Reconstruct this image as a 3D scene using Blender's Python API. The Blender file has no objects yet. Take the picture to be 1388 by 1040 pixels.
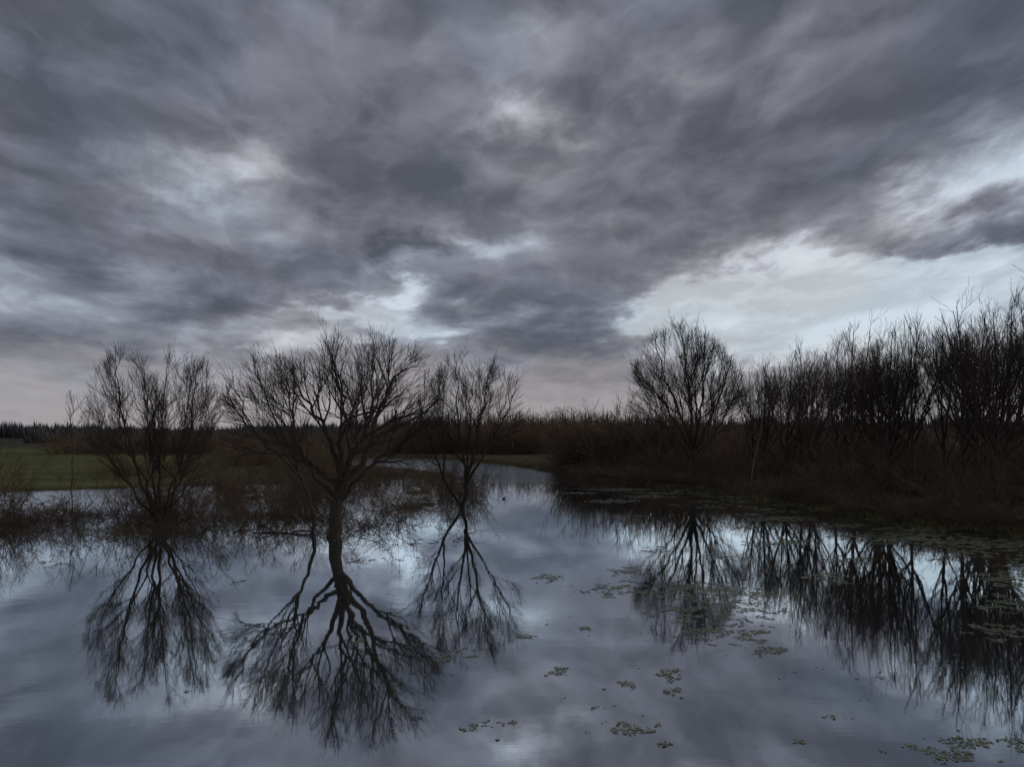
import bpy, math, random
import numpy as np
from mathutils import Vector, Matrix, noise as mn

scene = bpy.context.scene
R = random.Random(7)

# ------------------------------------------------------------------ helpers
def link(o):
    scene.collection.objects.link(o); return o

def mesh_obj(name, verts, faces, mat=None, smooth=False):
    me = bpy.data.meshes.new(name)
    me.from_pydata(verts, [], faces)
    me.update()
    if smooth:
        me.polygons.foreach_set('use_smooth', [True]*len(me.polygons))
    if mat: me.materials.append(mat)
    return link(bpy.data.objects.new(name, me))

class N:
    """small node-tree helper"""
    def __init__(s, nt): s.nt = nt
    def node(s, t, **kw):
        n = s.nt.nodes.new(t)
        for k, v in kw.items(): setattr(n, k, v)
        return n
    def put(s, sock, v):
        if hasattr(v, 'is_output'): s.nt.links.new(v, sock)
        else: sock.default_value = v
    def math(s, op, a, b=None, c=None, clamp=False):
        n = s.node('ShaderNodeMath', operation=op, use_clamp=clamp)
        s.put(n.inputs[0], a)
        if b is not None: s.put(n.inputs[1], b)
        if c is not None: s.put(n.inputs[2], c)
        return n.outputs[0]
    def vmath(s, op, a, b=None):
        n = s.node('ShaderNodeVectorMath', operation=op)
        s.put(n.inputs[0], a)
        if b is not None: s.put(n.inputs[1], b)
        return n.outputs['Value'] if op in ('LENGTH', 'DOT_PRODUCT') else n.outputs[0]
    def noise(s, vec, scale, detail=4, rough=.5, dist=0.0, col=False, lac=2.0, dim='3D'):
        n = s.node('ShaderNodeTexNoise', noise_dimensions=dim)
        s.put(n.inputs['Vector'], vec)
        n.inputs['Scale'].default_value = scale
        n.inputs['Detail'].default_value = detail
        n.inputs['Roughness'].default_value = rough
        n.inputs['Distortion'].default_value = dist
        n.inputs['Lacunarity'].default_value = lac
        return n.outputs[1] if col else n.outputs[0]
    def maprange(s, v, a, b, c=0.0, d=1.0, kind='SMOOTHSTEP'):
        n = s.node('ShaderNodeMapRange', interpolation_type=kind)
        s.put(n.inputs[0], v)
        for i, x in zip((1, 2, 3, 4), (a, b, c, d)): n.inputs[i].default_value = x
        return n.outputs[0]
    def mix(s, f, a, b, mode='MIX'):
        n = s.node('ShaderNodeMix', data_type='RGBA', blend_type=mode)
        s.put(n.inputs[0], f); s.put(n.inputs[6], a); s.put(n.inputs[7], b)
        return n.outputs[2]
    def ramp(s, v, stops):
        n = s.node('ShaderNodeValToRGB')
        e = n.color_ramp.elements
        while len(e) < len(stops): e.new(.5)
        for el, (p, c) in zip(e, stops):
            el.position = p; el.color = (*c, 1)
        s.put(n.inputs[0], v)
        return n.outputs[0]

def c4(r, g, b): return (r, g, b, 1)

def new_mat(name):
    m = bpy.data.materials.new(name); m.use_nodes = True
    nt = m.node_tree
    b = nt.nodes['Principled BSDF']
    return m, N(nt), b

def bark_mat(name, c1, c2, scale=6, rough=.9):
    m, n, b = new_mat(name)
    tc = n.node('ShaderNodeTexCoord').outputs['Object']
    f = n.noise(tc, scale, 3, .6)
    g = n.noise(tc, .35, 1, .5)
    oi = n.node('ShaderNodeObjectInfo').outputs['Random']
    f2 = n.maprange(n.math('ADD', n.math('MULTIPLY', f, .6), n.math('MULTIPLY', g, .4)), .35, .65)
    col = n.mix(f2, c4(*c1), c4(*c2))
    v = n.math('ADD', n.math('MULTIPLY', oi, .7), .65)
    hs = n.node('ShaderNodeHueSaturation')
    n.put(hs.inputs['Value'], v); n.put(hs.inputs['Color'], col)
    n.put(b.inputs['Base Color'], hs.outputs[0])
    b.inputs['Roughness'].default_value = rough
    b.inputs['Specular IOR Level'].default_value = .15
    return m

M_willow = bark_mat('willow_bark', (.05, .042, .033), (.11, .09, .068))
M_alder = bark_mat('alder_bark', (.06, .05, .04), (.15, .122, .095))
M_scrub = bark_mat('scrub_twigs', (.095, .07, .05), (.20, .145, .095))
M_scrub2 = bark_mat('thicket_twigs', (.12, .09, .066), (.27, .195, .135))
M_dist_haze = bark_mat('hazed_distant_wood', (.08, .08, .09), (.13, .125, .13), 2)  # blue-grey distance haze is put into the wood colour, no volume
M_grass = bark_mat('dead_grass_blades', (.11, .09, .045), (.24, .20, .10), 3)
M_birch = bark_mat('pale_bark', (.2, .18, .15), (.35, .32, .28))

# ------------------------------------------------------------------ tree generator
class Tree:
    def __init__(s, seed):
        s.R = random.Random(seed); s.v = []; s.f = []
    def tube(s, pts, rads):
        r0 = rads[0]
        k = 9 if r0 > .12 else (6 if r0 > .05 else (4 if r0 > .02 else 3))
        v = s.v; f = s.f
        n = len(pts)
        base = len(v)
        t = (pts[1]-pts[0]).normalized()
        a = t.orthogonal().normalized()
        for i in range(n):
            if i < n-1: t = (pts[i+1]-pts[i])
            else: t = (pts[i]-pts[i-1])
            if t.length < 1e-6: t = Vector((0, 0, 1))
            t = t.normalized()
            a = (a - t*a.dot(t))
            if a.length < 1e-4: a = t.orthogonal()
            a.normalize()
            b = t.cross(a)
            p = pts[i]; r = rads[i]
            for j in range(k):
                an = 2*math.pi*j/k
                q = p + a*(math.cos(an)*r) + b*(math.sin(an)*r)
                v.append((q.x, q.y, q.z))
        for i in range(n-1):
            o = base+i*k
            for j in range(k):
                j2 = (j+1) % k
                f.append((o+j, o+j2, o+k+j2, o+k+j))
    def wander(s, p, d, L, nseg, wob, up, env=None):
        R = s.R
        pts = [p.copy()]; st = L/nseg; d = d.normalized()
        for i in range(nseg):
            d = d + Vector((R.gauss(0, wob), R.gauss(0, wob), R.gauss(0, wob)+up))
            d.normalize()
            p = p + d*st
            if env is not None and not env(p):
                if R.random() > .35: break
            pts.append(p.copy())
        return pts
    def smooth_path(s, ctrl, per=4, wob=.05):
        C = [Vector(c) for c in ctrl]
        C = [C[0]*2-C[1]] + C + [C[-1]*2-C[-2]]
        out = []
        for i in range(1, len(C)-2):
            p0, p1, p2, p3 = C[i-1:i+3]
            for j in range(per):
                t = j/per
                q = .5*((2*p1)+(-p0+p2)*t+(2*p0-5*p1+4*p2-p3)*t*t+(-p0+3*p1-3*p2+p3)*t**3)
                if out:
                    q = q+Vector((s.R.gauss(0, wob), s.R.gauss(0, wob), s.R.gauss(0, wob)*.5))
                out.append(q)
        out.append(C[-2])
        return out
    def limb(s, path, r0, r1, P, env, start=.3, lvl=0):
        n = len(path)
        rads = [r0+(r1-r0)*(i/(n-1))**.7 for i in range(n)]
        s.tube(path, rads)
        s.kids(path, rads, lvl, P, env, start)
    def kids(s, path, rads, lvl, P, env, start=None):
        if lvl >= len(P['n']): return
        R = s.R
        n = P['n'][lvl]; n = max(1, int(round(n*R.uniform(.75, 1.25))))
        st = P['start'][lvl] if start is None else start
        m = len(path)-1
        for i in range(n):
            f = st+(1-st)*min(.999, (i+R.random())/n)
            if i >= n-2: f = R.uniform(.9, .999)
            x = f*m; k = int(x); u = x-k
            pos = path[k].lerp(path[k+1], u)
            tan = (path[k+1]-path[k]).normalized()
            r = rads[k]*(1-u)+rads[k+1]*u
            a0, a1 = P['ang'][lvl]
            ang = math.radians(R.uniform(a0, a1))
            if f > .88: ang *= .6
            o = tan.orthogonal().normalized()
            o.rotate(Matrix.Rotation(R.uniform(0, 2*math.pi), 3, tan))
            d = tan*math.cos(ang)+o*math.sin(ang)
            out = pos-P['center']; out.z *= .8
            if out.length > .1: d += out.normalized()*P['out']
            d.z += P['up']*.6
            L = P['len'][lvl]*(1-.4*f)*R.uniform(.65, 1.25)
            ns = P['seg'][lvl]
            q = s.wander(pos, d, L, ns, P['wob'], P['up']*.25, env)
            if len(q) < 2: continue
            rc = max(P['rmin'], min(r*.68, P['r'][lvl]))
            re = max(P['rmin']*.8, rc*.35)
            rr = [rc+(re-rc)*j/(len(q)-1) for j in range(len(q))]
            s.tube(q, rr)
            s.kids(q, rr, lvl+1, P, env)
    def obj(s, name, mat, loc=(0, 0, 0)):
        o = mesh_obj(name, s.v, s.f, mat, True)
        o.location = loc
        return o
    def mesh(s, name, mat):
        me = bpy.data.meshes.new(name); me.from_pydata(s.v, [], s.f); me.update()
        me.polygons.foreach_set('use_smooth', [True]*len(me.polygons))
        me.materials.append(mat); return me

def env_union(ells):
    def e(p):
        for (cx, cy, cz, rx, ry, rz) in ells:
            if ((p.x-cx)/rx)**2+((p.y-cy)/ry)**2+((p.z-cz)/rz)**2 < 1: return True
        return False
    return e

def params(center, **kw):
    P = dict(n=[7, 5, 4, 2], start=[.3, .2, .15, .15], ang=[(30, 60), (28, 55), (22, 48), (20, 45)],
             len=[2.9, 1.7, 1.1, .65], seg=[6, 4, 3, 2], r=[.075, .030, .014, .009], rmin=.0064,
             wob=.12, up=.16, out=.35, center=Vector(center))
    P.update(kw); return P

# ---- big willow (main, multi-limbed, in the water)
t = Tree(11)
env = env_union([(1.4, 0, 5.9, 3.7, 3.8, 3.8), (-.8, 0, 5.6, 3.3, 3.2, 3.0), (-3.0, 0, 5.0, 2.4, 2.2, 2.6), (3.6, 0, 5.0, 1.9, 2.2, 2.0), (0.3, 0, 3.2, 2.2, 2, 2.5)])
P = params((.4, 0, 2.8), up=.12, n=[9, 6, 5, 3])
trunk = t.smooth_path([(0, 0, -1.0), (0, 0, 0), (.1, 0, 1.3), (.35, 0, 2.5)], 4, .03)
t.tube(trunk, [.42-.018*i for i in range(len(trunk))])
limbs = [
 ([(.3, 0, 2.0), (-.4, -.2, 2.9), (-1.3, -.5, 3.45), (-2.6, -.8, 4.0), (-3.6, -1.0, 4.9), (-4.4, -1.2, 6.2)], .17),
 ([(.3, 0, 2.2), (0, .2, 4.0), (-.7, .5, 5.4), (-1.6, .9, 6.5), (-2.2, 1.2, 7.6)], .18),
 ([(.32, 0, 2.3), (.35, -.2, 4.0), (.6, -.6, 5.4), (.4, -.9, 6.8), (.1, -1.0, 8.3)], .19),
 ([(.35, 0, 2.3), (.8, .3, 3.7), (1.3, .8, 5.1), (1.6, 1.1, 6.5), (1.5, 1.5, 8.4)], .18),
 ([(.38, 0, 2.0), (1.5, -.2, 3.8), (2.0, -.3, 5.6), (2.7, -.6, 7.0), (3.5, -.8, 7.9)], .20),
 ([(.3, 0, 1.7), (1.5, .2, 3.1), (2.7, .3, 4.1), (3.8, .6, 4.9), (4.9, .8, 5.5)], .15),
 ([(.35, 0, 2.3), (.5, 1.0, 3.6), (.2, 2.0, 4.8), (.3, 2.6, 6.4), (-.2, 2.9, 7.6)], .14),
 ([(.35, 0, 2.3), (.9, -1.0, 3.4), (1.4, -2.0, 4.6), (2.2, -2.5, 6.0), (2.4, -2.8, 7.2)], .13),
 ([(.2, 0, 1.8), (-.7, -.6, 2.8), (-1.4, -1.2, 4.2), (-1.6, -1.6, 5.8), (-1.3, -1.8, 7.2)], .12)]
for c, r in limbs:
    t.limb(t.smooth_path(c, 4, .09), r, .025, P, env, .3)
t.obj('willow_tree', M_willow, (-8.3, 41.4, 0))

# ---- slanting stem on its left, own crown
t = Tree(12)
env = env_union([(-2.3, 0, 6.3, 2.0, 2.2, 2.4), (-1.4, 0, 4.4, 1.6, 1.6, 1.9)])
P = params((-.8, 0, 3), up=.14, n=[10, 6, 5, 3])
for c, r in [([(0, 0, -.8), (0, 0, .1), (-.3, 0, 1.6), (-.8, .1, 3.0), (-1.3, .2, 4.2), (-2.3, .2, 6.2), (-3.0, .3, 8.2)], .14),
             ([(-.7, 0, 2.8), (-1.6, -.4, 3.8), (-2.7, -.6, 5.0), (-3.6, -.7, 6.8)], .08),
             ([(-.8, .1, 3.0), (-1.0, .4, 4.8), (-1.3, .6, 6.4), (-1.5, .8, 7.8)], .09)]:
    t.limb(t.smooth_path(c, 4, .06), r, .02, P, env, .45)
t.obj('willow_tree', M_willow, (-9.5, 42.6, 0))

# ---- left willow (multi-stem fan, two lobes)
t = Tree(13)
env = env_union([(-1.75, 0, 5.8, 1.9, 2.2, 3.3), (1.25, 0, 5.6, 2.0, 2.3, 3.5), (0, 0, 3.4, 2.7, 2.2, 2.9)])
P = params((0, 0, 1.5), up=.18, n=[9, 7, 5, 3], len=[2.3, 1.4, 1.0, .6], rmin=.006)
base = t.smooth_path([(0, 0, -1), (0, 0, 0), (0, 0, .9)], 4, .03)
t.tube(base, [.45, .43, .4, .39, .38, .36, .34, .3, .2][:len(base)])
for c, r in [([(-.15, 0, .4), (-.9, 0, 2.2), (-1.7, .2, 4.5), (-2.2, .3, 6.6), (-2.3, .3, 8.3)], .12),
             ([(-.1, .1, .5), (-.5, .4, 2.6), (-.9, .8, 5.0), (-1.2, 1.0, 8.3)], .11),
             ([(0, 0, .5), (.1, -.3, 2.6), (.3, -.6, 5.0), (.7, -.8, 8.2)], .12),
             ([(.1, .1, .5), (.6, .4, 2.4), (1.2, .8, 4.8), (1.5, 1.2, 8.2)], .11),
             ([(.1, 0, .4), (.9, -.1, 1.9), (1.9, -.2, 4.0), (2.7, -.3, 6.4)], .10),
             ([(-.15, 0, .3), (-1.0, -.4, 1.6), (-2.1, -.6, 3.4), (-3.1, -.6, 5.4)], .08),
             ([(0, -.1, .4), (-.4, -.8, 2.4), (-1.2, -1.3, 4.6), (-1.6, -1.5, 7.4)], .09),
             ([(0, .1, .4), (.5, 1.0, 2.4), (.6, 1.6, 4.6), (.9, 1.8, 7.2)], .09),
             ([(.1, -.1, .3), (1.1, -.6, 1.4), (2.0, -1.0, 2.6), (2.7, -1.2, 4.0)], .06)]:
    t.limb(t.smooth_path(c, 4, .05), r, .018, P, env, .3)
t.obj('willow_tree', M_willow, (-18.1, 45.5, 0))

# ---- leaning willow at the edge of the channel
t = Tree(14)
env = env_union([(-.2, 0, 6.6, 1.9, 2.2, 3.5), (1.9, 0, 6.1, 2.1, 2.2, 3.0), (-2.0, 0, 5.0, 1.5, 1.6, 2.4), (.3, 0, 4.2, 1.6, 1.5, 2.2)])
P = params((0, 0, 2), up=.17, n=[9, 6, 5, 3], len=[2.4, 1.5, 1.0, .6])
for c, r in [([(0, 0, -1), (0, 0, 0), (-1.1, 0, 1.9), (-1.6, .1, 3.3), (-2.3, .2, 5.2), (-2.7, .2, 6.8)], .15),
             ([(.1, 0, -1), (.1, 0, 0), (.3, 0, 1.9), (.0, .1, 4.2), (-.3, .2, 6.5), (-.1, .3, 9.0)], .18),
             ([(.3, 0, 1.6), (.9, -.2, 4.2), (1.4, -.4, 6.5), (1.7, -.5, 8.5)], .12),
             ([(.3, 0, 1.5), (1.4, .3, 3.4), (2.5, .5, 5.4), (3.5, .6, 7.6)], .11),
             ([(.2, .1, 1.3), (.4, .9, 3.8), (.5, 1.3, 6.2), (.7, 1.4, 8.2)], .09),
             ([(-1.2, 0, 2.0), (-1.0, -.5, 3.8), (-1.2, -.9, 5.6), (-1.0, -1.0, 7.4)], .08)]:
    t.limb(t.smooth_path(c, 4, .05), r, .02, P, env, .35)
t.obj('willow_tree', M_willow, (-3.2, 56, 0))

# ---- wide willow on the far right bank
t = Tree(15)
env = env_union([(-.8, 0, 9.0, 4.6, 4.2, 5.5), (2.2, 0, 8.0, 2.7, 3, 3.8), (-3.4, 0, 7.6, 2.4, 3, 3.3), (0, 0, 5.0, 2.6, 2.4, 2.6)])
P = params((0, 0, 3), up=.2, n=[9, 7, 5, 3], len=[3.8, 2.3, 1.5, .9], r=[.10, .04, .018, .012], rmin=.0092)
base = t.smooth_path([(0, 0, -.6), (0, 0, 1), (0, 0, 3.3)], 4, .03)
t.tube(base, [.5, .46, .42, .4, .38, .36, .34, .32, .25][:len(base)])
for c, r in [([(0, 0, 2.6), (-1.4, 0, 5.4), (-3.2, .2, 8.2), (-5.2, .3, 10.6)], .16),
             ([(0, 0, 2.8), (-.9, .5, 6.0), (-2.2, .9, 9.4), (-3.2, 1.0, 13.2)], .17),
             ([(0, 0, 3), (-.2, -.5, 6.4), (-.7, -1.0, 10), (-1.0, -1.2, 14.0)], .17),
             ([(0, 0, 2.8), (.7, .4, 6.0), (1.2, .8, 9.6), (1.3, 1.2, 13.6)], .16),
             ([(0, 0, 2.6), (1.4, -.2, 5.5), (2.6, -.4, 8.4), (3.4, -.5, 11.6)], .15),
             ([(0, 0, 2.2), (1.8, .2, 4.3), (3.2, .3, 6.6), (4.4, .4, 9.2)], .11),
             ([(0, 0, 2.2), (-1.7, -.8, 4.2), (-3.4, -1.4, 6.2), (-4.8, -1.6, 8.4)], .11),
             ([(0, 0, 2.8), (.2, 1.6, 6.0), (0, 2.8, 9), (-.4, 3.2, 12)], .13),
             ([(0, 0, 2.8), (.1, -1.6, 5.6), (-.6, -2.8, 8.4), (-1.4, -3.2, 11.6)], .13)]:
    t.limb(t.smooth_path(c, 4, .09), r, .03, P, env, .28)
t.obj('willow_tree', M_willow, (16.2, 79.5, .1))

# ---- alder / poplar type bank trees: 5 variants
def bank_tree(seed, H=11.5, spread=2.6, nl=7, dense=1.0):
    t = Tree(seed); R_ = t.R
    env = env_union([(0, 0, H*.62, spread, spread, H*.40), (0, 0, H*.4, spread*.6, spread*.6, H*.3)])
    P = params((0, 0, H*.15), up=.18, n=[int(8*dense), 5, 4, 2], len=[H*.23, 1.7, 1.1, .65], r=[.06, .026, .015, .010], rmin=.0078, wob=.11, out=.32)
    lean = R_.uniform(-.7, .7)
    c = [(0, 0, -.5), (0, 0, .8), (lean*.4, 0, H*.3), (lean*.6+R_.uniform(-.3, .3), R_.uniform(-.3, .3), H*.6), (lean, R_.uniform(-.3, .3), H*.98)]
    t.limb(t.smooth_path(c, 5, .03), .21, .02, P, env, .3)
    for i in range(nl):
        a = 2*math.pi*(i+R_.random()*.7)/nl
        z0 = R_.uniform(.12, .40)*H
        sp = spread*R_.uniform(.55, 1.1); zt = H*R_.uniform(.68, .98)
        x0 = lean*.4*z0/(H*.3)
        ca, sa = math.cos(a), math.sin(a)
        c = [(x0, 0, z0), (x0+ca*sp*.4, sa*sp*.4, z0+(zt-z0)*.28), (x0+ca*sp*.7, sa*sp*.7, z0+(zt-z0)*.62), (x0+ca*sp, sa*sp, zt)]
        t.limb(t.smooth_path(c, 4, .04), R_.uniform(.07, .12), .018, P, env, .25)
    return t.mesh('alder_mesh', M_alder)
V = [bank_tree(31, 11.5, 2.8, 5, .9), bank_tree(32, 11.5, 3.4, 6), bank_tree(33, 12, 2.5, 4, .9), bank_tree(34, 11, 3.3, 6), bank_tree(35, 12, 3.0, 5)]
HV = [11.3, 11.3, 11.8, 10.8, 11.8]
bank = [(20.9, 76, 10.2), (22.4, 73, 11.0), (23.7, 70, 11.7), (24.0, 66.0, 11.4), (24.1, 62.5, 12.2), (25.8, 62, 11.0),
        (25.9, 57.5, 12.0), (27.4, 56, 11.2), (26.7, 52.5, 12.4), (28.0, 50.5, 12.4), (28.6, 48.0, 13.0), (30.0, 48, 13.0),
        (31.5, 60, 11.8), (28.5, 69, 11.2), (33, 52, 13.2), (30.5, 45, 13.2), (25.5, 78, 11), (31, 75, 12), (27, 66, 11.5), (30, 56, 12), (19, 86, 10.5),
        (23.2, 68, 10.8), (25.2, 65, 11.2), (25.2, 59.5, 11.6), (28.8, 53.5, 12.2), (31.8, 51, 12.8), (22.5, 80, 11), (35, 66, 13)]
for i, (x, y, H) in enumerate(bank):
    k = (i*3+i//5) % 5
    o = bpy.data.objects.new('alder_tree', V[k]); link(o)
    s = (H-.8)/HV[k]
    o.location = (x, y, .7); o.scale = (s*R.uniform(.95, 1.15), s, s)
    o.rotation_euler = (R.uniform(-.05, .05), R.uniform(-.07, .07), R.uniform(0, 6.28))

# lone sapling on the field edge
t = Tree(41)
env = env_union([(0, 0, 5.6, 1.6, 1.6, 2.8)])
P = params((0, 0, 3), up=.28, n=[12, 5, 3], len=[1.5, .8, .5], seg=[4, 3, 2], r=[.035, .018, .013], rmin=.009)
t.limb(t.smooth_path([(0, 0, -.3), (0, 0, 0), (.1, 0, 3), (0, 0, 5.5), (.1, 0, 7.2)], 4, .05), .09, .018, P, env, .4)
t.obj('sapling_tree', M_alder, (-36.5, 73.5, .05))
# pale thin birch on the right bank
t = Tree(42)
env = env_union([(0, 0, 4.5, 1.2, 1.2, 2.2)])
P = params((0, 0, 2), up=.25, n=[8, 4], len=[1.0, .5], seg=[3, 2], r=[.025, .014], rmin=.01)
t.limb(t.smooth_path([(0, 0, -.3), (0, 0, .2), (.35, 0, 2.4), (.8, 0, 4.6), (1, 0, 6)], 4, .04), .06, .018, P, env, .5)
t.obj('birch_sapling', M_birch, (18.7, 69.6, .3))

# ------------------------------------------------------------------ shrubs (instanced masses)
def bush_mesh(seed, H, spread, stems, n=(6, 4), r=.022, rmin=.008, mat=None, bend=.1, tmax=.8):
    t = Tree(seed); R_ = t.R
    P = params((0, 0, -1), up=.12, n=list(n), start=[.12, .15], ang=[(25, 65), (25, 60)], len=[H*.38, H*.2], seg=[3, 2], r=[r*.6, r*.45], rmin=rmin, wob=.16, out=.15)
    for i in range(stems):
        a = R_.uniform(0, 6.283); rr = spread*.35*math.sqrt(R_.random())
        p = Vector((math.cos(a)*rr, math.sin(a)*rr, -.3))
        tilt = R_.uniform(.05, tmax)
        b = a+R_.gauss(0, .7)
        d = Vector((math.cos(b)*tilt, math.sin(b)*tilt, 1))
        q = t.wander(p, d, H*R_.uniform(.45, 1.05), 5, bend, .0)
        rads = [r*(1-.7*j/5) for j in range(6)]
        t.tube(q, rads)
        t.kids(q, rads, 0, P, None)
    return t.mesh('bush_mesh', mat)

B_tall = [bush_mesh(50+i, 4.0, 3.2, 22, (6, 3), .028, .0105, M_scrub2, .17, 1.0) for i in range(6)]
B_low = [bush_mesh(60+i, 1.8, 2.2, 18, (5, 3), .014, .0075, M_scrub, .2, 1.3) for i in range(4)]
B_thin = [bush_mesh(70+i, 3.2, 2.2, 11, (5, 4), .02, .008, M_scrub, .16) for i in range(4)]

def mass(name, items):
    e = bpy.data.objects.new(name, None); link(e)
    for i, (me, x, y, z, s, sz) in enumerate(items):
        o = bpy.data.objects.new('shrub_%d' % (i+1), me); link(o)
        o.parent = e
        o.location = (x, y, z); o.scale = (s, s, sz)
        o.rotation_euler = (0, 0, R.uniform(0, 6.28))
    return e

SH = [(30, -60), (27, 15), (25.4, 30), (23.9, 41.4), (21.8, 46.6), (20.4, 56), (18.3, 67.5), (14.9, 76), (9.8, 87), (6.6, 98), (3.5, 112), (-1.5, 130), (-9, 148), (-20, 160), (-38, 166)]
LS = [(-38, 136), (-24, 124), (-14, 112), (-8, 100), (-7, 94), (-14, 88), (-22, 83), (-30, 79), (-37, 75), (-43, 71), (-60, 69), (-120, 64), (-260, 40), (-260, -60)]
POLY = SH+LS

def along(pts, step):
    out = []
    for (a, b) in zip(pts[:-1], pts[1:]):
        L = math.hypot(b[0]-a[0], b[1]-a[1]); n = max(1, int(L/step))
        for i in range(n):
            f = (i+.5)/n
            nx, ny = (b[1]-a[1])/L, -(b[0]-a[0])/L
            out.append((a[0]+(b[0]-a[0])*f, a[1]+(b[1]-a[1])*f, nx, ny))
    return out

items = []
for (x, y, nx, ny) in along(SH[2:-1], 1.1):
    if x < -4: continue
    fade = min(1, max(.35, (x+4)/12))
    if x < 5 and R.random() < .5: continue
    for k in range(2):   # low growth right at the water
        off = R.uniform(.1, 2.2); s = R.uniform(.18, .38)*fade
        items.append((R.choice(B_tall), x+nx*off+R.gauss(0, .3), y+ny*off, min(.5, off*.25)*fade, s*1.9, s))
    for k in range(5):   # taller scrub further back from the edge
        off = 2.5+k*4+R.uniform(0, 4.5)
        s = min(1.1, .36+off*.034)*R.uniform(.75, 1.15)*(1+.6*mn.noise(Vector((x*.25+k*7, y*.25, 4))))*fade
        items.append((R.choice(B_tall), x+nx*off+R.gauss(0, .4), y+ny*off+R.gauss(0, .4), min(.9, off*.25)*fade, s*1.35, s))
mass('riverbank_thicket', items)

items = []
# taller willow scrub on the bend
for i in range(44):
    f = R.random()
    x = 6.6+f*12+R.gauss(0, .9); y = 105-f*13+R.uniform(0, 6)
    s = R.uniform(.9, 1.9)*(.62+.4*min(1, f*3)+.2*math.sin(f*9)); items.append((R.choice(B_tall), x, y, .7, s*.9, s))
# further scrub behind the bend
for i in range(110):
    x = R.uniform(-28, 24); y = R.uniform(172, 225)
    s = R.uniform(1.0, 2.2); items.append((R.choice(B_tall), x, y, .3, s*1.3, s))
mass('willow_scrub', items)

items = []
for i in range(150):
    x = R.uniform(-90, -20); y = R.uniform(168, 215)
    s = R.uniform(.7, 1.25); items.append((R.choice(B_tall), x, y, .3, s*1.5, s))
for i in range(40):
    x = R.uniform(-46, -22); y = R.uniform(126, 150)
    if x > -38: y = R.uniform(112, 124)
    s = R.uniform(.45, .8); items.append((R.choice(B_tall), x, y, .2, s*1.5, s))
for i in range(120):
    y = R.uniform(75, 260); x = R.uniform(40, 130)-(y-75)*.12
    s = R.uniform(.9, 1.4); items.append((R.choice(B_tall), x, y, 1.0, s*1.6, s))
mass('background_scrub', items)

items = []
# flooded scrub
for i in range(160):
    x = R.uniform(-24, -2); y = R.uniform(49, 80)
    if x > -6 and y < 58: continue
    if mn.noise(Vector((x*.14, y*.14, 3))) < -.08: continue
    m = R.choice(B_low+B_thin); s = R.uniform(.5, 1.1); items.append((m, x, y, 0, s*1.1, s*.85))
for i in range(130):   # low tangle left of and around the trunks
    x = R.uniform(-34, -5); y = R.uniform(41, 54)+max(0, -x-28)*.4
    if x > -10 and y < 43: continue
    s = R.uniform(.3, .8); items.append((R.choice(B_low), x, y, -.05, s*1.4, s*.6))
for i in range(46):
    x = R.uniform(-22, -6); y = R.uniform(76, 96)
    s = R.uniform(.7, 1.2); items.append((R.choice(B_low+B_thin), x, y, 0, s*1.2, s))
for i in range(34):
    x = R.uniform(-42, -19); y = R.uniform(84, 108)
    s = R.uniform(.6, 1.0); items.append((R.choice(B_thin), x, y, 0.2, s*1.3, s*.8))
for (x, y, s) in [(-18, 46, 1.0), (-17, 45, .8), (-19.3, 46, .9), (-26, 45, .95), (-24, 48, .8), (-29, 50, 1.2), (-27.5, 47, 1.1), (-25.5, 44.6, .9), (-30, 52, 1.2), (-14, 48, .8), (-12, 46, .7), (-7, 43.5, .6), (-6, 48, .8), (-4.5, 57, .6), (-16, 46, .6), (-20.5, 47, 1), (-22, 46, .9), (-23.5, 44, .7), (-15, 44.5, .7), (-13, 44, .6), (-11, 48, .9), (-9.5, 46, .7), (-17.4, 47, 1.1), (-2.6, 57.5, .7), (-4, 60, .9)]:
    items.append((R.choice(B_thin), x, y, 0, s, s))
mass('flooded_scrub', items)

# ------------------------------------------------------------------ dead grass along the shore
def grass_mesh(seed, n, rad, h):
    r = random.Random(seed); v = []; f = []
    for i in range(n):
        a = r.uniform(0, 6.283); q = rad*math.sqrt(r.random())
        x, y = math.cos(a)*q, math.sin(a)*q
        H = h*r.uniform(.4, 1.1); b = r.uniform(0, 6.283); w = .012
        lx, ly = r.gauss(0, .35)*H, r.gauss(0, .35)*H
        dx, dy = math.cos(b)*w, math.sin(b)*w
        o = len(v)
        v += [(x-dx, y-dy, -.1), (x+dx, y+dy, -.1), (x+lx*.4+dx*.8, y+ly*.4+dy*.8, H*.6), (x+lx*.4-dx*.8, y+ly*.4-dy*.8, H*.6), (x+lx*1.2, y+ly*1.2, H*.9)]
        f += [(o, o+1, o+2, o+3), (o+3, o+2, o+4)]
    me = bpy.data.meshes.new('grass_mesh'); me.from_pydata(v, [], f); me.update(); me.materials.append(M_grass); return me
G = [grass_mesh(80+i, 420, 1.1, .8) for i in range(3)]
items = []
for (x, y, nx, ny) in along(SH[2:], 1.1):
    for off in (R.uniform(-.2, .3), R.uniform(.3, 1.2)):
        s = R.uniform(.4, 1.0); items.append((R.choice(G), x+nx*off, y+ny*off, off*.3 if off > 0 else 0, s*1.3, s*R.uniform(.35, .75)*(1 if y < 95 else .4)))
for (x, y, nx, ny) in along(LS[:-3], 1.6):
    s = R.uniform(.5, 1.0); items.append((R.choice(G), x, y+.3, 0, s*1.3, s*.3))
for i in range(40):
    x = R.uniform(-26, -4); y = R.uniform(56, 82)
    if mn.noise(Vector((x*.2, y*.2, 8))) > 0:
        s = R.uniform(.3, .7); items.append((R.choice(G), x, y, 0, s*1.4, s*.5))
mass('dead_grass', items)

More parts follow.
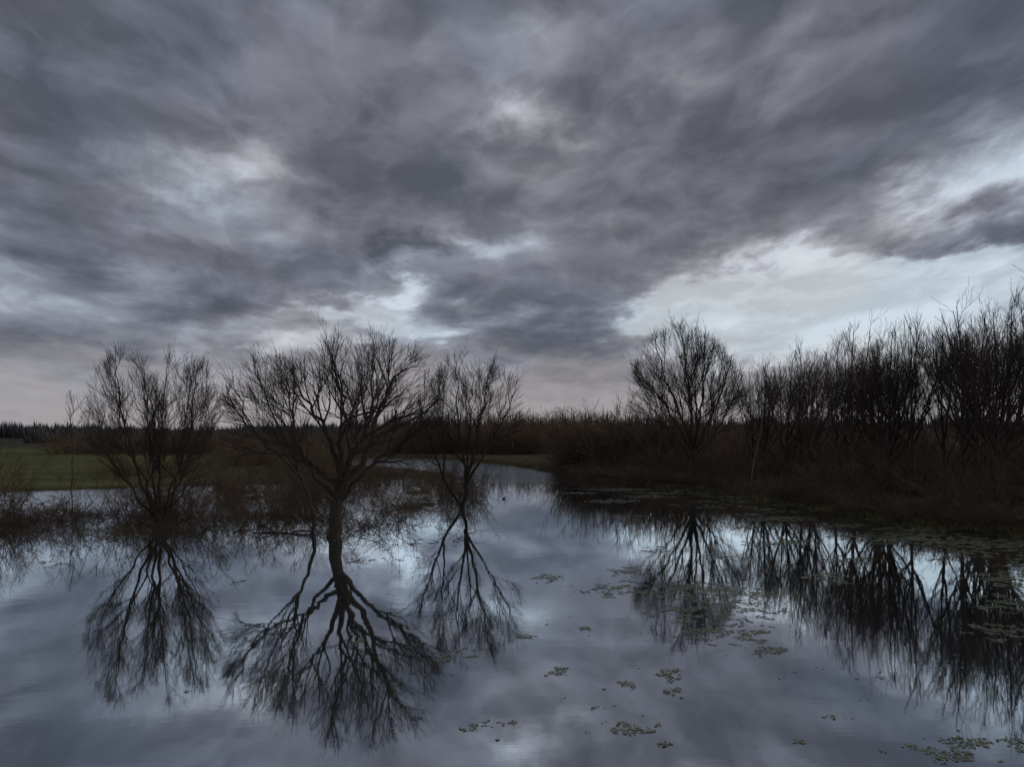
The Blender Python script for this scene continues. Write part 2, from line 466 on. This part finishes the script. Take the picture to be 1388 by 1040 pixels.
# ------------------------------------------------------------------ distant treeline
r = random.Random(5); v = []; f = []
def dtree(x, y, z, H, W):
    n = 46
    for k in range(n):
        a = r.uniform(0, 6.283); q = math.sqrt(r.random())*W*.5
        bx, by = math.cos(a)*q, math.sin(a)*q
        zt = H*(1-.55*(q/(W*.5))**2)*r.uniform(.8, 1.02); z0 = zt*r.uniform(0, .35)
        w = r.uniform(.2, .6)*W/8; b = r.uniform(0, 3.14)
        dx, dy = math.cos(b)*w, math.sin(b)*w
        o = len(v)
        v.extend([(x+bx*.6-dx, y+by*.6-dy, z+z0), (x+bx*.6+dx, y+by*.6+dy, z+z0), (x+bx, y+by, z+zt)])
        f.append((o, o+1, o+2))
for i in range(1100):
    x = r.uniform(-620, 620); y = 560+r.uniform(-30, 110)+60*math.sin(x*.006)
    H = 9.5+4*mn.noise(Vector((x*.012, 0, 0)))+r.uniform(-2, 1.2)
    dtree(x, y, 0, max(5, H), r.uniform(9, 15))
for i in range(360):   # nearer belt, centre / right
    x = r.uniform(-60, 200); y = 270+r.uniform(0, 70)
    dtree(x, y, 0, r.uniform(8, 13), r.uniform(6, 10))
for i in range(200):   # nearer hedge, left-centre
    x = r.uniform(-170, -40); y = 300+r.uniform(0, 50)
    dtree(x, y, 0, r.uniform(3.5, 6.8), r.uniform(5, 9))
mesh_obj('distant_treeline', v, f, M_dist_haze)

# ------------------------------------------------------------------ ground (one sheet)
def axis(lo, hi, c0, c1, st):
    core = list(np.arange(c0, c1+.01, st))
    a = []; x = c0; s = st
    while x > lo: s *= 1.18; x -= s; a.append(x)
    b = []; x = c1; s = st
    while x < hi: s *= 1.18; x += s; b.append(x)
    return np.array(a[::-1]+core+b)
xs = axis(-3500, 3500, -60, 42, .75); ys = axis(-400, 4500, 10, 172, .75)
X, Y = np.meshgrid(xs, ys)
pts = np.stack([X.ravel(), Y.ravel()], 1)
poly = np.array(POLY, float)
dmin = np.full(len(pts), 1e9); inside = np.zeros(len(pts), bool)
for i in range(len(poly)):
    a = poly[i]; b = poly[(i+1) % len(poly)]
    ab = b-a; tt = np.clip(((pts-a)@ab)/(ab@ab), 0, 1)
    dd = np.hypot(*(pts-(a+tt[:, None]*ab)).T); dmin = np.minimum(dmin, dd)
    cond = ((a[1] > pts[:, 1]) != (b[1] > pts[:, 1]))
    with np.errstate(divide='ignore', invalid='ignore'):
        xx = (b[0]-a[0])*(pts[:, 1]-a[1])/(b[1]-a[1])+a[0]
    inside ^= cond & (pts[:, 0] < xx)
sd = np.where(inside, -dmin, dmin)
Z = np.empty(len(pts))
for i in range(len(pts)):
    x, y = pts[i]; s = sd[i]
    if abs(s) < 60:
        n1 = mn.noise(Vector((x*.25, y*.25, 0))); n2 = mn.noise(Vector((x*.9, y*.9, 5)))
    else: n1 = n2 = 0
    s = s+n1*1.3+n2*.5
    if s > 0:
        right = min(1, max(0, (x-4)/8)) if y < 200 else .3
        cap = .25+right*.7
        z = cap*(1-math.exp(-s*.28/cap))+n2*.05*min(1, s)+.02
    else:
        z = -1.2*(1-math.exp(s*.25))-.03
        if x < -3 and y > 58:
            k = min(1, (-3-x)/4)*min(1, (y-58)/8)
            h = -.22+.40*mn.noise(Vector((x*.16, y*.3, 2)))+.12*n2
            if x < -24 and y < 80: h -= .35
            if y > 98: h -= .4
            z = z*(1-k)+min(.10, h)*k
    Z[i] = z
nx_, ny_ = len(xs), len(ys)
verts = [(float(p[0]), float(p[1]), float(z)) for p, z in zip(pts, Z)]
faces = [(j*nx_+i, j*nx_+i+1, (j+1)*nx_+i+1, (j+1)*nx_+i) for j in range(ny_-1) for i in range(nx_-1)]
m, n, b = new_mat('earth_and_meadow')
pos = n.node('ShaderNodeNewGeometry').outputs['Position']
sep = n.node('ShaderNodeSeparateXYZ'); n.put(sep.inputs[0], pos)
nz = n.noise(pos, .6, 5, .6); nb = n.noise(pos, .05, 4, .6)
mud = n.mix(n.maprange(nz, .35, .65), c4(.055, .046, .03), c4(.14, .115, .065))
ns = n.noise(n.vmath('MULTIPLY', pos, (.02, .12, .1)), 1.0, 5, .6)
green = n.mix(n.maprange(ns, .35, .65), c4(.10, .11, .035), c4(.17, .175, .065))
brown = n.mix(n.maprange(nb, .4, .6), c4(.06, .055, .04), c4(.10, .09, .065))
warp = n.math('MULTIPLY', n.math('SUBTRACT', nb, .5), 30)
yy = n.math('ADD', sep.outputs[1], warp)
fx = n.maprange(n.math('ADD', sep.outputs[0], n.math('MULTIPLY', warp, .5)), -34, -26, 1, 0)
fy = n.maprange(yy, 66, 76)
fb = n.maprange(yy, 205, 250)
col = n.mix(n.math('MULTIPLY', fx, fy), mud, green)
col = n.mix(fb, col, brown)
n.put(b.inputs['Base Color'], col)
b.inputs['Roughness'].default_value = .95
b.inputs['Specular IOR Level'].default_value = .1
bp = n.node('ShaderNodeBump'); bp.inputs['Strength'].default_value = .6; bp.inputs['Distance'].default_value = .15
n.put(bp.inputs['Height'], n.noise(pos, 3, 4, .6)); n.put(b.inputs['Normal'], bp.outputs[0])
mesh_obj('ground', verts, faces, m, True)

# ------------------------------------------------------------------ water
m, n, b = new_mat('still_water')
nt = m.node_tree; nt.nodes.remove(b)
out = nt.nodes['Material Output']
pos = n.node('ShaderNodeNewGeometry').outputs['Position']
bump = n.node('ShaderNodeBump')
r1 = n.noise(n.vmath('MULTIPLY', pos, (1, 1.4, 1)), .8, 2, .5)
r2 = n.noise(n.vmath('MULTIPLY', pos, (1, 2.0, 1)), 5.0, 2, .5)
big = n.noise(pos, .055, 2, .5)
sw = n.node('ShaderNodeSeparateXYZ'); n.put(sw.inputs[0], pos)
mask = n.math('ADD', n.maprange(big, .56, .66), n.maprange(n.math('ADD', sw.outputs[1], n.math('MULTIPLY', big, 30)), 92, 118, 0, 9))
mask = n.math('ADD', mask, n.maprange(n.math('ADD', sw.outputs[0], n.math('MULTIPLY', sw.outputs[1], -.25)), -50, -42, 6, 0))
mask = n.math('ADD', mask, .15)
h = n.math('ADD', n.math('MULTIPLY', r1, .0014), n.math('MULTIPLY', n.math('MULTIPLY', r2, mask), .0014))
n.put(bump.inputs['Height'], h)
bump.inputs['Strength'].default_value = 1; bump.inputs['Distance'].default_value = 1
gl = n.node('ShaderNodeBsdfGlossy'); gl.inputs['Color'].default_value = c4(.86, .94, 1.0)
gl.inputs['Roughness'].default_value = .02
df = n.node('ShaderNodeBsdfDiffuse'); df.inputs['Color'].default_value = c4(.07, .075, .078)
n.put(gl.inputs['Normal'], bump.outputs[0])
fr = n.node('ShaderNodeFresnel'); fr.inputs['IOR'].default_value = 1.5
fac = n.maprange(fr.outputs[0], 0, .5, .58, .97, 'LINEAR')
mx = n.node('ShaderNodeMixShader'); n.put(mx.inputs[0], fac)
n.put(mx.inputs[1], df.outputs[0]); n.put(mx.inputs[2], gl.outputs[0])
n.put(out.inputs['Surface'], mx.outputs[0])
mesh_obj('water', [(-400, -200, 0), (60, -200, 0), (60, 200, 0), (-400, 200, 0)], [(0, 1, 2, 3)], m)

# ------------------------------------------------------------------ floating duckweed / lily leaves
r = random.Random(9); v = []; f = []
def leaf(x, y, rad):
    k = r.choice((5, 6, 7)); o = len(v); a0 = r.uniform(0, 6.28); z = r.uniform(.004, .014)
    el = r.uniform(.6, 1); ca, sa = math.cos(a0), math.sin(a0); tz = r.gauss(0, .03)
    for j in range(k):
        a = 6.283*j/k; q = rad*r.uniform(.75, 1.1); u, w = math.cos(a)*q, math.sin(a)*q*el
        v.append((x+u*ca-w*sa, y+u*sa+w*ca, z+tz*u))
    f.append(tuple(range(o, o+k)))
def patch(x, y, hw, hd=None, dens=1.0, lr=(.014, .036), thr=-.18):
    hd = hd or hw*1.3
    nn = int(420*dens*hw*hd/.2*.5)+10
    ox = r.uniform(0, 100)
    for i in range(min(nn, 9000)):
        a = r.uniform(0, 6.283); q = math.sqrt(r.random())
        u, w = math.cos(a)*q, math.sin(a)*q
        val = mn.noise(Vector((u*hw*2.6+ox, w*hd*2.0, 0)))+.5*mn.noise(Vector((u*hw*7+ox, w*hd*6, 3)))
        if val < thr+q*.45: continue
        leaf(x+u*hw, y+w*hd+u*hd*.25, r.uniform(*lr))
for (x, y, hw, hd) in [(-.42, 15.1, .5, .5), (.93, 18.4, .35, .5), (2.1, 17.3, .4, .4), (2.09, 15.0, .5, .5), (3.18, 18.1, .35, .6), (3.1, 16.8, .25, .4),
    (2.47, 14.1, .18, .15), (3.83, 15.1, .15, .2), (5.5, 15.5, .18, .25), (7.2, 17.9, .32, .4), (7.0, 13.9, 1.3, .65), (5.8, 20.2, .5, .9),
    (1.19, 29.8, .6, 1.0), (4.06, 31.3, .8, 1.3), (3.4, 27.9, 1.3, 1.5), (5.6, 27.7, 1.9, 1.8), (5.6, 24.6, 2.1, 2.0), (5.25, 21.9, 1.4, 1.4), (1.96, 22.2, .35, .5),
    (.38, 21.5, .28, .4), (-1.2, 19.7, .5, .6), (-3.6, 20.8, .3, .6), (1.67, 15.9, .25, .2), (12.3, 21.9, 1.3, 1.2), (7.05, 26.8, 1.0, 1.3),
    (-9, 29, .3, .6), (-6.2, 17, .1, .15), (8.8, 13.4, .3, .3), (4.6, 14.2, .12, .12), (14.5, 25.5, 1.6, 1.5), (10.8, 30, 1.1, 1.3), (13, 34, 1.4, 1.4), (17, 30, 1.6, 1.4), (8.5, 35, .9, 1.2), (11, 39, 1.1, 1.2), (6, 37, .7, 1)]:
    patch(x, y, hw, hd, 1.8)
for i in range(95):   # drift near the right bank
    y = r.uniform(28, 76); edge = np.interp(y, [28, 41, 47, 56, 67, 76], [25.6, 23.9, 21.8, 20.4, 18.3, 14.9])
    x = edge-abs(r.gauss(0, 4.8))-.3
    patch(x, y, r.uniform(.4, 2.0), r.uniform(.4, 1.3), .42, (.03, .08), -.1)
for (x, y, a, b_) in [(18.5, 41, 3.6, 2.4), (21, 38.5, 3.6, 2.4), (15, 49.5, 2.4, 1.5), (22, 34, 3.2, 2.6), (7, 62, 2, 2), (10, 66, 2.4, 1.5), (12, 70, 2.5, 1.5), (5, 70, 2, 1.2), (9, 74, 3, 1.6), (2, 84, 2.5, 2)]:
    patch(x, y, a, b_, .45, (.035, .09), -.2)
for i in range(46):   # among the flooded trees
    patch(r.uniform(-26, -3), r.uniform(33, 56), r.uniform(.3, .9), r.uniform(.4, 1.2), .3, (.02, .06))
for i in range(220):  # strays
    x = r.uniform(-4, 16); y = r.uniform(14, 45); leaf(x, y, r.uniform(.02, .05)); leaf(x+r.gauss(0, .1), y+r.gauss(0, .1), r.uniform(.02, .04))
m, n, b = new_mat('duckweed_leaves')
pos = n.node('ShaderNodeNewGeometry').outputs['Position']
col = n.mix(n.maprange(n.noise(pos, 3, 4, .6), .35, .65), c4(.14, .155, .08), c4(.34, .37, .23))
n.put(b.inputs['Base Color'], col); b.inputs['Roughness'].default_value = .4
mesh_obj('duckweed', v, f, m)

# ------------------------------------------------------------------ floating twigs + fallen log
t = Tree(91)
for i in range(1300):
    x = t.R.uniform(-34, -2.5); y = t.R.uniform(38, 62)
    if mn.noise(Vector((x*.25, y*.25, 1))) < -.05: continue
    a = t.R.uniform(0, 6.28); L = t.R.uniform(.3, 1.8)
    p = Vector((x, y, t.R.uniform(-.05, .03)))
    q = t.wander(p, Vector((math.cos(a), math.sin(a), t.R.uniform(-.05, .5))), L, 4, .18, -.03)
    t.tube(q, [t.R.uniform(.008, .025)*(1-.15*j) for j in range(len(q))])
t.obj('floating_twigs', M_scrub)
t = Tree(92)
P = params((0, 0, 0), n=[7, 3], len=[.7, .35], seg=[3, 2], r=[.022, .012], start=[.2, .2], up=.1)
t.limb(t.smooth_path([(-1.3, 0, -.02), (-.6, .1, .04), (.3, -.08, .0), (1.0, .1, .1), (1.5, .1, .05)], 4, .04), .08, .03, P, None, .2)
t.limb(t.smooth_path([(-.2, .05, .02), (-.7, .4, .2), (-1.3, .7, .3)], 4, .04), .035, .015, P, None, .3)
t.obj('fallen_log', M_willow, (-11.2, 42.8, 0))

# ------------------------------------------------------------------ duck on the water
import bmesh
bm = bmesh.new()
def ell(c, rr, rot=None, seg=16):
    g = bmesh.ops.create_uvsphere(bm, u_segments=seg, v_segments=10, radius=1)
    M = Matrix.Translation(c) @ (rot or Matrix()) @ Matrix.Diagonal((*rr, 1))
    bmesh.ops.transform(bm, matrix=M, verts=g['verts']); return g['verts']
bd = ell((0, 0, .06), (.24, .11, .095))
for q in bd:
    if q.co.x < -.1: q.co.z += (-.1-q.co.x)*.5; q.co.y *= 1-(-.1-q.co.x)*3
ell((.19, 0, .15), (.04, .038, .09), Matrix.Rotation(.25, 4, 'Y'))
ell((.22, 0, .235), (.055, .042, .042))
ell((.295, 0, .222), (.04, .022, .011))
ell((-.02, .085, .085), (.16, .03, .06)); ell((-.02, -.085, .085), (.16, .03, .06))
me = bpy.data.meshes.new('duck'); bm.to_mesh(me); bm.free()
me.polygons.foreach_set('use_smooth', [True]*len(me.polygons))
me.materials.append(bark_mat('duck_feathers', (.03, .025, .02), (.10, .08, .06), 14))
o = link(bpy.data.objects.new('duck', me)); o.location = (-.6, 64, 0); o.rotation_euler = (0, 0, .9); o.scale = (.7, .7, .7)

# ------------------------------------------------------------------ sky (world)
w = bpy.data.worlds.new('World'); scene.world = w; w.use_nodes = True
nt = w.node_tree; n = N(nt)
bg = nt.nodes['Background']
d = n.vmath('NORMALIZE', n.node('ShaderNodeTexCoord').outputs['Generated'])
sp = n.node('ShaderNodeSeparateXYZ'); n.put(sp.inputs[0], d)
zc = n.math('MAXIMUM', sp.outputs[2], 0)
uvn = n.node('ShaderNodeCombineXYZ')
n.put(uvn.inputs[0], n.math('DIVIDE', sp.outputs[0], n.math('ADD', zc, .85)))
n.put(uvn.inputs[1], n.math('ADD', n.math('ADD', n.math('MULTIPLY', n.math('LOGARITHM', n.math('ADD', zc, .14), math.e), -.66), n.math('MULTIPLY', sp.outputs[1], -.3)), n.math('MULTIPLY', sp.outputs[0], .10)))
uv = n.vmath('ADD', uvn.outputs[0], (8.3, 4.6, 0))
wn = n.vmath('SUBTRACT', n.noise(uv, 9, 2, .45, col=True, dim='2D'), (.5, .5, .5))
uvw = n.vmath('ADD', uv, n.vmath('MULTIPLY', wn, (.055, .045, 0)))
f1 = n.noise(uvw, 5.0, 8, .56, dim='2D')
f1b = n.noise(n.vmath('ADD', uvw, (.01, .03, 0)), 5.0, 5, .56, dim='2D')
bl = n.math('ABSOLUTE', n.math('SUBTRACT', n.noise(n.vmath('ADD', uvw, (3, 7, 0)), 8.5, 4, .5, dim='2D'), .5))
f3 = n.noise(uv, 14, 4, .6, dim='2D')
# warped direction for cloud openings
dw = n.vmath('ADD', d, n.vmath('MULTIPLY', n.vmath('SUBTRACT', n.noise(uv, 10, 6, .6, col=True, dim='2D'), (.5, .5, .5)), (.22, .05, .12)))
def blob(px, py, rx, ry, amp):
    c = Vector(((px-694)/1202, 1, (583-py)/1202)).normalized()
    df_ = n.vmath('MULTIPLY', n.vmath('SUBTRACT', dw, tuple(c)), (1202/rx, 2.0, 1202/ry))
    return n.maprange(n.vmath('LENGTH', df_), 0, 1, amp, 0)
D = n.math('ADD', .72, n.math('MULTIPLY', n.math('SUBTRACT', f1, .5), 1.05))
D = n.math('ADD', D, n.math('MULTIPLY', bl, .7))
D = n.math('ADD', D, n.maprange(zc, .22, .42, 0, .14))
for bdef in [(1150, 400, 420, 105, -1.0), (1180, 475, 420, 60, -.40), (910, 430, 100, 60, -.35), (530, 420, 200, 42, -.60), (330, 455, 360, 45, -.36), (1390, 205, 130, 80, -.42), (1270, 272, 110, 34, -.35),
             (710, 165, 90, 46, -.36), (300, 238, 150, 55, -.28), (640, 325, 130, 38, -.28), (320, 305, 240, 45, -.24), (60, 395, 260, 50, -.25),
             (500, 370, 90, 30, -.2), (970, 90, 130, 70, -.18), (20, 90, 90, 90, -.12), (900, 130, 90, 50, -.14), (250, 525, 420, 45, -.25),
             (780, 480, 120, 75, .34), (100, 290, 260, 80, .14), (850, 240, 330, 70, .05), (560, 345, 80, 28, .24), (1330, 325, 120, 34, .44), (1150, 130, 200, 70, .08), (180, 60, 300, 60, .08)]:
    D = n.math('ADD', D, blob(*bdef))
cl = n.ramp(D, [(0, (.67, .74, .81)), (.22, (.54, .60, .67)), (.40, (.355, .382, .43)), (.58, (.232, .243, .283)), (.78, (.160, .169, .205)), (1, (.103, .113, .141))])
rel = n.maprange(n.math('SUBTRACT', f1b, f1), -.08, .08, .86, 1.15, 'LINEAR')
rc = n.node('ShaderNodeCombineXYZ')
for i in range(3): n.put(rc.inputs[i], rel)
cl = n.vmath('MULTIPLY', cl, rc.outputs[0])
tint = n.mix(n.maprange(n.noise(uv, 3, 2, .5, dim='2D'), .4, .62), c4(.95, 1.0, 1.04), c4(1.05, 1.0, .98))
cl = n.vmath('MULTIPLY', cl, tint)
# clear sky behind the gaps
sky = n.node('ShaderNodeTexSky', sky_type='NISHITA'); sky.sun_disc = False
SUN_EL, SUN_AZ = math.radians(4), math.radians(75)   # azimuth measured from +Y towards +X
sky.sun_elevation = SUN_EL; sky.sun_rotation = SUN_AZ
skc = n.vmath('MULTIPLY', sky.outputs[0], (.08, .08, .08))
gap = n.maprange(D, .0, .35, .2, 0)
cl = n.mix(gap, cl, skc)
hb = n.maprange(n.math('ADD', zc, n.math('MULTIPLY', n.math('SUBTRACT', f3, .5), .08)), .01, .12, .85, 0)
cl = n.mix(hb, cl, c4(.40, .375, .385))
n.put(bg.inputs['Color'], cl); bg.inputs['Strength'].default_value = 1.0

# weak, very soft dusk sun from the right, behind the cloud
L = bpy.data.lights.new('sun', 'SUN'); L.energy = .8; L.angle = math.radians(20); L.color = (1, .92, .84)
so = link(bpy.data.objects.new('sun', L))
el = math.radians(16)
sd_ = Vector((math.sin(SUN_AZ)*math.cos(el), math.cos(SUN_AZ)*math.cos(el), math.sin(el)))
so.rotation_euler = sd_.to_track_quat('Z', 'Y').to_euler()

# ------------------------------------------------------------------ camera
cam = bpy.data.cameras.new('camera'); cam.sensor_width = 36; cam.lens = 36*1202/1388
cam.shift_y = 63/1388; cam.clip_end = 10000; cam.clip_start = .1
co = link(bpy.data.objects.new('camera', cam)); co.location = (0, 0, 5); co.rotation_euler = (math.radians(90), 0, 0)
scene.camera = co
scene.view_settings.view_transform = 'Standard'
scene.view_settings.look = 'None'
scene.view_settings.exposure = 0
print('verts', sum(len(mm.vertices) for mm in bpy.data.meshes))
